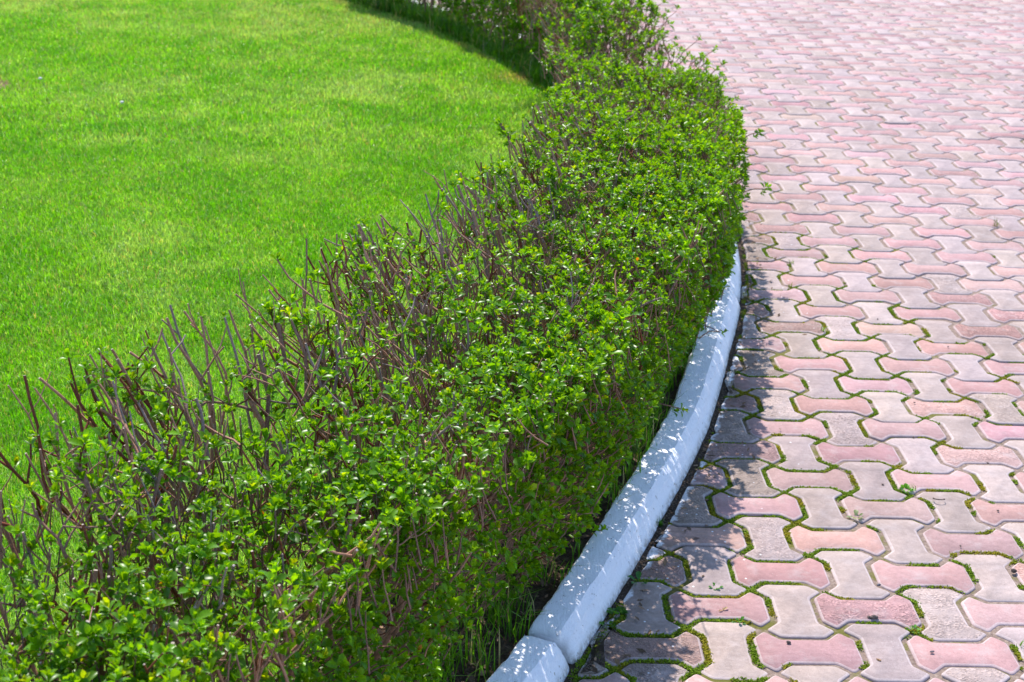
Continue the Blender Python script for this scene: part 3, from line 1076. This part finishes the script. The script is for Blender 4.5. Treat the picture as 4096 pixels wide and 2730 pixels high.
# clothing shoots on the clipped outer face and the top: short twigs from the inside out
n_face = 0
fill = Tubes(4)
for k in range(17500):
    thf = hr.uniform(math.radians(-37), math.radians(36)) if hr.random() < 0.72 else hr.uniform(math.radians(-34), math.radians(-12))
    farf = thf > math.radians(5)
    u = hr.random()
    if farf:
        u = 0.3 if u < 0.3 else (0.8 if u < 0.5 else 0.99)
    if u < 0.60:       # outer face
        z = 0.07 + 0.5 * hr.random()
        rr_ = float(env_out(thf, z)) - abs(hr.normal(0, 0.045)) - 0.005
        er = np.array([math.cos(thf), math.sin(thf), 0])
        ax = er * hr.uniform(0.3, 1.0) + np.array([0, 0, hr.uniform(0.3, 1.0)]) + hr.normal(0, 0.3, 3)
    elif u < 0.97:              # top
        rr_ = 8.62 + 0.5 * hr.random() ** 0.7
        if hr.random() > np.clip((rr_ - 8.5) / 0.28, 0.12, 1):
            continue
        z = float(env_top(thf, rr_)) + 0.015 - abs(hr.normal(0, 0.055))
        ax = np.array([hr.normal(0, 0.4), hr.normal(0, 0.4), 1.0])
    else:               # lawn side
        z = hr.uniform(0.22, 0.64) if farf else hr.uniform(0.2, 0.55)
        rr_ = float(env_in(thf, z)) + abs(hr.normal(0, 0.05))
        ax = -np.array([math.cos(thf), math.sin(thf), 0]) * 0.6 + np.array([0, 0, 0.8]) + hr.normal(0, 0.3, 3)
    # sparser where the photo shows stems and lawn through the near hedge
    if vnoise(thf * 8.8 * 4.5, z * 5 + rr_ * 4, 2.0) + hr.normal(0, 0.4) < (-0.05 if farf else -0.3):
        continue
    if math.radians(1.5) < thf < math.radians(7.5) and hr.random() < 0.7:
        continue
    p = P3(thf, rr_, z)
    ros_P.append(p); ros_A.append(ax); ros_S.append(hr.uniform(0.75, 1.1))
    er = np.array([math.cos(thf), math.sin(thf), 0])
    back = -ax / np.linalg.norm(ax) * 0.7 + np.array([0, 0, -0.55]) - er * (0.5 if u < 0.6 else 0.0) + hr.normal(0, 0.15, 3)
    tw = wobble(p, back, hr.uniform(0.03, 0.07) if u < 0.6 else hr.uniform(0.05, 0.1), 3, 0.14, -0.05, hr)[::-1]
    fill.add(tw, np.linspace(0.0017, 0.0011, 4), BARK[hr.integers(0, 3)] * hr.uniform(0.5, 0.95), CAP)

# the loose far stretch shows its lawn side
for k in range(7500):
    thf = hr.uniform(math.radians(5), math.radians(36)); z = hr.uniform(0.09, 0.68)
    if vnoise(thf * 8.8 * 3.0, z * 6, 5.0) + hr.normal(0, 0.3) < -0.25 + 0.5 * max(0, 0.35 - z):
        continue
    rr_ = float(env_in(thf, z)) + abs(hr.normal(0, 0.06))
    p = P3(thf, rr_, z)
    ros_P.append(p); ros_A.append(np.array([hr.normal(0, 0.4), -0.4 + hr.normal(0, 0.4), 0.9])); ros_S.append(hr.uniform(0.85, 1.2))
    if hr.random() < 0.25:
        fill.add(wobble(p, np.array([0.3 * math.cos(thf), 0.3 * math.sin(thf), -0.8]), 0.07, 2, 0.1, 0, hr)[::-1], [0.002, 0.0016, 0.0013], BARK[1], CAP)

# clipped branch ends standing in the cut top, running down towards the stools
for k in range(1700):
    thf = hr.uniform(math.radians(-37), math.radians(14))
    rr_ = 8.42 + 0.70 * hr.random() ** 1.2
    zt = float(env_top(thf, rr_)) + hr.uniform(-0.045, 0.022) + (0.012 if rr_ < 8.7 else 0)
    tipp = P3(thf, rr_, zt)
    d_ = P3(thf + hr.normal(0, 0.012), 8.84 + hr.normal(0, 0.05), 0.05) - tipp
    d_ = d_ / np.linalg.norm(d_) + hr.normal(0, 0.18, 3) - np.array([0, 0, 0.15])
    L_ = hr.uniform(0.08, 0.2) + (0.12 if rr_ < 8.62 else 0)
    st = wobble(tipp, d_, L_, 5, 0.17, -0.05, hr)[::-1]
    q_ = hr.random()
    bc = (np.array([0.42, 0.225, 0.15]) if q_ < 0.6 else (np.array([0.22, 0.07, 0.04]) if q_ < 0.78 else np.array([0.33, 0.24, 0.21]))) * hr.uniform(0.8, 1.15)
    ra = hr.uniform(0.0013, 0.0027) * (1.15 if thf < math.radians(-15) else 1.0)
    fill.add(st, np.linspace(ra * 1.3, ra * 0.9, 6), bc, np.array([0.55, 0.45, 0.38]))
    for _ in range(hr.integers(1, 4)):
        j_ = hr.integers(1, 5)
        fork = wobble(st[j_], np.array([hr.normal(0, 0.7), hr.normal(0, 0.7), 0.8]), hr.uniform(0.02, 0.09), 3, 0.16, 0.1, hr)
        fill.add(fork, np.linspace(ra * 0.8, ra * 0.6, 4), bc, np.array([0.5, 0.4, 0.33]))
        if hr.random() < 0.7:
            ros_P.append(fork[-1]); ros_A.append(fork[-1] - fork[-2]); ros_S.append(hr.uniform(0.7, 1.05))
    if hr.random() < 0.5:
        j_ = hr.integers(2, 6)
        ros_P.append(st[j_ if j_ < 6 else 5]); ros_A.append(hr.normal(0, 0.4, 3) + np.array([0, 0, 1.0])); ros_S.append(hr.uniform(0.6, 1.0))

# a few long sprigs the shears missed, reaching over the kerb
def sprig(tht, rt_, zt, reach, dz, seed, clusters=3, dth=0.0):
    r_ = np.random.default_rng(seed)
    a = P3(tht - dth, rt_ - reach, zt - dz); b = P3(tht, rt_, zt)
    t = np.linspace(0, 1, 7)[:, None]
    pts = a * (1 - t) + b * t
    pts[:, 2] += 0.012 * np.sin(t[:, 0] * 3) + r_.normal(0, 0.002, 7)
    pts[:, :2] += r_.normal(0, 0.003, (7, 2))
    fill.add(pts, np.linspace(0.0026, 0.0014, 7), BARK[0] * 0.9, CAP)
    dd = b - a
    for c_ in range(clusters):
        q = pts[-1] - dd * 0.09 * c_ + r_.normal(0, 0.005, 3)
        ros_P.append(q); ros_A.append(dd + r_.normal(0, 0.05, 3)); ros_S.append(r_.uniform(0.75, 1.0))
    return pts


sprig(math.radians(-7.5), 9.245, 0.33, 0.16, 0.04, 1, 3)
sprig(math.radians(-21.7), 9.085, 0.085, 0.16, 0.03, 2, 2)
q = sprig(math.radians(-13.4), 9.13, 0.12, 0.18, -0.02, 3, 1)
sprig(math.radians(-13.0), 9.135, 0.10, 0.07, 0.01, 4, 0, 0.006)
sprig(math.radians(-17.5), 9.11, 0.13, 0.15, 0.02, 5, 2)
sprig(math.radians(-6.6), 9.20, 0.50, 0.1, 0.06, 6, 3)
sprig(math.radians(4.0), 9.15, 0.55, 0.10, 0.10, 8, 2)
sprig(math.radians(6.5), 9.12, 0.62, 0.10, 0.12, 9, 3)
sprig(math.radians(3.0), 9.20, 0.53, 0.12, 0.12, 10, 2)
sprig(math.radians(1.0), 9.18, 0.53, 0.10, 0.12, 12, 2)

RP = np.array(ros_P); RA = np.array(ros_A); RS = np.array(ros_S)
RA = RA / (np.linalg.norm(RA, axis=1)[:, None] + 1e-9) + np.array([0, 0, 0.45])
keep = RP[:, 2] > 0.06
RP, RA, RS = RP[keep], RA[keep], RS[keep]
# thin out the shaded core: privet carries few leaves there
rr_ = np.hypot(RP[:, 0] - CX, RP[:, 1] - CY); tt = np.arctan2(RP[:, 1] - CY, RP[:, 0] - CX)
depth = np.minimum(0.6 - RP[:, 2], np.minimum(9.13 - rr_, np.where(tt > 0.07, rr_ - 8.62, 1.0)))
keep = hr.random(len(RP)) > np.clip((depth - 0.09) * 4.0, 0, 0.84)
keep &= ~((tt < math.radians(-16)) & (rr_ < 8.85) & (hr.random(len(RP)) < 0.38))
keep &= ~((tt > math.radians(2)) & (tt < math.radians(6.5)) & (hr.random(len(RP)) < 0.5))
RP, RA, RS, tt = RP[keep], RA[keep], RS[keep], tt[keep]
print('rosettes', len(RP))
size = np.where(RP[:, 1] < 1.2, 0.0238, np.where(RP[:, 1] > 4.2, 0.027, 0.0235)) * RS
near = RP[:, 1] < 1.9
parts = [rosettes(RP[near], RA[near], size[near], hr, True, 4)]
mid_ = (RP[:, 1] >= 1.9)
parts.append(rosettes(RP[mid_], RA[mid_], size[mid_] * 1.08, hr, False, 4))
V, Q, T, C = merge(parts)
V = V - hp
me = make_mesh('foliage', V, [Q, T], C, mat=M_LEAF)
link('foliage', me, hedge, kind='stuff', label='small glossy oval leaves in rosettes')
print('leaf verts', len(V))

# stems: the hundred nearest are parts of their own, the others one part
def dist_cam(t0):
    p = P3(t0, 8.85, 0.4)
    return np.linalg.norm(p - CAM) + (3.0 if t0 < math.radians(-33.5) else 0)


stems.sort(key=lambda s_: dist_cam(s_[0]))
for s_, (t0, tb) in enumerate(stems[:100]):
    tb.v = [v_ - hp for v_ in tb.v]
    link('stem', tb.mesh('stem', M_BARK), hedge)
rest = Tubes(5)
for t0, tb in stems[100:]:
    for v_ in tb.v: rest.v.append(v_ - hp)
    for q_ in tb.q: rest.q.append(q_ + rest.n)
    for t_ in tb.t: rest.t.append(t_ + rest.n)
    rest.c += tb.c; rest.n += tb.n
link('stems', rest.mesh('stems', M_BARK), hedge, kind='stuff')
fill.v = [v_ - hp for v_ in fill.v]
link('twigs', fill.mesh('twigs', M_BARK), hedge, kind='stuff')


# ------------------------------------------------------------------ small weeds in the joints
wr = np.random.default_rng(8)


def weed(x, y, label, kind='rosette', size=0.014, nleaf=9, colr=(0.13, 0.28, 0.02), z=-0.006, group=None):
    root = bpy.data.objects.new('weed', None)
    scene.collection.objects.link(root)
    root.location = (x, y, z)
    root['label'] = label; root['category'] = 'weed'
    if group: root['group'] = group
    n = nleaf
    a = np.arange(n) * 2.4 + wr.uniform(0, 6)
    inc = np.radians(wr.uniform(35, 82, n))
    d = np.stack([np.cos(a) * np.sin(inc), np.sin(a) * np.sin(inc), np.cos(inc)], 1)
    nr = np.stack([-np.cos(a) * np.cos(inc), -np.sin(a) * np.cos(inc), np.sin(inc)], 1)
    L = size * wr.uniform(0.7, 1.2, n)
    base = d * size * 0.5
    cc = np.array(colr) * wr.uniform(0.75, 1.3, (n, 1))
    tb = Tubes(4)
    for i in range(n):
        tb.add([np.zeros(3), base[i] * 0.5 + [0, 0, 0.001], base[i] + d[i] * 0.001], [0.0008, 0.0007, 0.0006], np.array(colr) * 0.8)
    link('stem', tb.mesh('stem', M_GRASS), root)
    if kind == 'rosette':
        v_, q_, t_, c_ = leaves(base, d, nr, L, L * 0.6, cc, True)
        link('leaves', make_mesh('leaves', v_, [q_, t_], c_, mat=M_GRASS), root)
    else:
        n = nleaf * 2
        az = wr.uniform(0, 2 * np.pi, n)
        v_, q_, t_, c_ = blades(wr.normal(0, size * 0.25, n), wr.normal(0, size * 0.25, n), np.zeros(n), size * wr.uniform(0.9, 2.4, n), np.full(n, 0.0018),
                                wr.uniform(0.2, 1.1, n), az, az + np.pi / 2, np.array(colr) * wr.uniform(0.75, 1.3, (n, 1)))
        link('blades', make_mesh('blades', v_, [q_, t_], c_, mat=M_GRASS), root)
    return root


weed(0.650, 0.690, 'small pale grey-green rosette weed where four sunny pavers meet', size=0.019, nleaf=8, colr=(0.27, 0.36, 0.2))
weed(0.815, 0.850, 'bright green clover-like weed on a sunny joint above a pink paver', size=0.016, nleaf=12, colr=(0.12, 0.33, 0.02))
weed(0.838, 0.852, 'thin upright grass tuft beside the bright green clover-like weed', kind='grass', size=0.012, nleaf=4, colr=(0.14, 0.33, 0.02))
weed(0.660, 0.172, 'tiny mint green sprig in a joint corner close to the bottom of the photo', size=0.012, nleaf=8, colr=(0.16, 0.38, 0.08))
weed(0.872, 0.112, 'small grassy weed in the joint at the right edge near the bottom corner', kind='grass', size=0.011, nleaf=5)
weed(0.838, 2.026, 'spiky green weed with thin blades at the edge of the hedge shadow', kind='grass', size=0.019, nleaf=8, colr=(0.16, 0.34, 0.02))
weed(0.867, 2.754, 'small dark green grass clump right of the second kerb joint, farther of two', kind='grass', size=0.015, nleaf=8, colr=(0.13, 0.2, 0.04))
weed(0.814, 2.487, 'small mossy grass clump right of the second kerb joint, nearer of two', kind='grass', size=0.014, nleaf=7, colr=(0.15, 0.2, 0.03))
weed(1.817, 3.329, 'lone dark weed with long thin stalks on the paving near the right edge', kind='grass', size=0.024, nleaf=8, colr=(0.12, 0.17, 0.05))
weed(0.020, 0.215, 'low clover weed with rounded leaves in the dirt at the foot of the kerb', size=0.018, nleaf=14, colr=(0.07, 0.2, 0.03), z=-0.008)
weed(-0.005, 0.165, 'small leafy weed in the dirt at the kerb foot, below the clover weed', size=0.015, nleaf=10, colr=(0.09, 0.24, 0.02), z=-0.008)
weed(0.157, 0.638, 'dense dark green tuft squeezed between kerb and shaded pavers', kind='grass', size=0.013, nleaf=14, colr=(0.07, 0.2, 0.015))
weed(0.080, 0.352, 'flat green leaf pair between the kerb foot and a cut pink paver', size=0.02, nleaf=4, colr=(0.07, 0.24, 0.06))
weed(0.252, 0.335, 'small creeping weed where three shaded pavers meet near the kerb', size=0.014, nleaf=6, colr=(0.09, 0.28, 0.05))
weed(0.285, 0.19, 'tiny two leaved seedling on the joint below a shaded pink paver', size=0.012, nleaf=5, colr=(0.1, 0.28, 0.05))


# ------------------------------------------------------------------ crumbs, chips and a curled twig lying on the paving
def crumb(x, y, sx, sy, sz_, label, colr, rot=0.0, group=None, name='pebble', cat='pebble'):
    import bmesh
    bm = bmesh.new()
    bmesh.ops.create_icosphere(bm, subdivisions=2, radius=1.0)
    for v_ in bm.verts:
        k_ = 1 + 0.32 * float(vnoise(v_.co.x * 1.7 + x * 50, v_.co.y * 1.7 + y * 50, v_.co.z * 1.7))
        v_.co = Vector((v_.co.x * sx * k_, v_.co.y * sy * k_, v_.co.z * sz_ * k_))
    me_ = bpy.data.meshes.new(name)
    bm.to_mesh(me_); bm.free()
    at = me_.attributes.new('col', 'FLOAT_COLOR', 'POINT')
    cc = np.tile(np.array(list(colr) + [1.0], dtype=np.float32), (len(me_.vertices), 1))
    at.data.foreach_set('color', cc.ravel())
    me_.materials.append(M_STONE)
    o = bpy.data.objects.new(name, me_)
    scene.collection.objects.link(o)
    o.location = (x, y, sz_ * 0.55 + 0.0015); o.rotation_euler = (0, 0, rot)
    o['label'] = label; o['category'] = cat
    if group: o['group'] = group
    return o


dk = (0.12, 0.09, 0.08)
crumb(0.583, 0.212, 0.0085, 0.006, 0.005, 'lumpy dark brown clod on the lower edge of a pink paver near the bottom', dk)
crumb(0.572, 0.214, 0.004, 0.004, 0.003, 'tiny clod touching the lumpy dark brown clod', dk)
crumb(0.627, 0.355, 0.005, 0.0035, 0.003, 'small dark grey chip near the corner of a grey paver', (0.14, 0.13, 0.15), 0.6)
crumb(0.960, 0.430, 0.007, 0.006, 0.005, 'black clod wedged in an open joint near the right edge', (0.07, 0.05, 0.045))
crumb(0.674, 0.080, 0.005, 0.003, 0.0025, 'small flat grey chip in the middle of a pink paver near the bottom right', (0.17, 0.14, 0.15), 0.2)
crumb(0.553, 0.045, 0.0055, 0.0028, 0.002, 'brown bud scale lying on a grey paver near the bottom', (0.32, 0.19, 0.1), -0.7)
crumb(0.376, 0.106, 0.005, 0.004, 0.003, 'dark crumb on the speckled pink paver near the bottom', dk)
grp = 'scattered dark crumbs on the sunny paving'
for (cx_, cy_) in [(1.010, 1.525), (0.988, 1.429), (0.761, 0.876), (0.92, 1.18), (1.08, 1.02), (1.13, 1.33), (1.02, 0.74), (0.87, 0.55), (1.22, 1.9), (1.05, 2.15), (0.95, 2.42), (1.32, 2.3)]:
    crumb(cx_, cy_, wr.uniform(0.0025, 0.0045), wr.uniform(0.002, 0.003), 0.002, 'tiny dark crumb lying on the sunny pavers right of the hedge', dk, wr.uniform(0, 3), grp)
# the curled twig
tb = Tubes(6)
a = np.linspace(0, 4.1, 14)
pts = np.stack([0.016 * np.cos(a + 2.6) * (1 - 0.04 * a), 0.010 * np.sin(a + 2.6), 0.003 + 0.004 * np.sin(a * 0.8)], 1)
tb.add(pts, np.linspace(0.0018, 0.0008, 14), (0.08, 0.055, 0.045))
o = link('twig', tb.mesh('twig', M_STONE), label='dark curled dry twig lying on a grey paver in the sun', category='twig')
o.location = (0.885, 0.790, 0.003)
# a dried leaf in the moss
v_, q_, t_, c_ = leaves(np.zeros((3, 3)), np.array([[0.7, 0.6, 0.25], [-0.8, -0.3, 0.15], [0.1, 0.9, 0.3]]), np.array([[0, 0, 1.0]] * 3), np.array([0.016, 0.012, 0.010]), np.array([0.006, 0.005, 0.004]), np.array([[0.42, 0.3, 0.15], [0.35, 0.2, 0.09], [0.3, 0.2, 0.1]]), True)
o = link('dry_leaf', make_mesh('dry_leaf', v_, [q_, t_], c_, mat=M_STONE), label='curled dry brown leaf scrap on the moss below a half-shaded pink paver', category='leaf')
o.location = (0.255, 0.232, 0.001)
# white pebbles seen in the lawn
for (x, y, lb) in [(-2.15, 5.0, 'small white pebble in the grass, in the middle of the upper lawn'), (-2.72, 5.55, 'small white pebble in the grass beside the bare soil patch at the left edge')]:
    crumb(x, y, 0.010, 0.008, 0.007, lb, (0.75, 0.73, 0.68), 0.3).location.z = 0.062
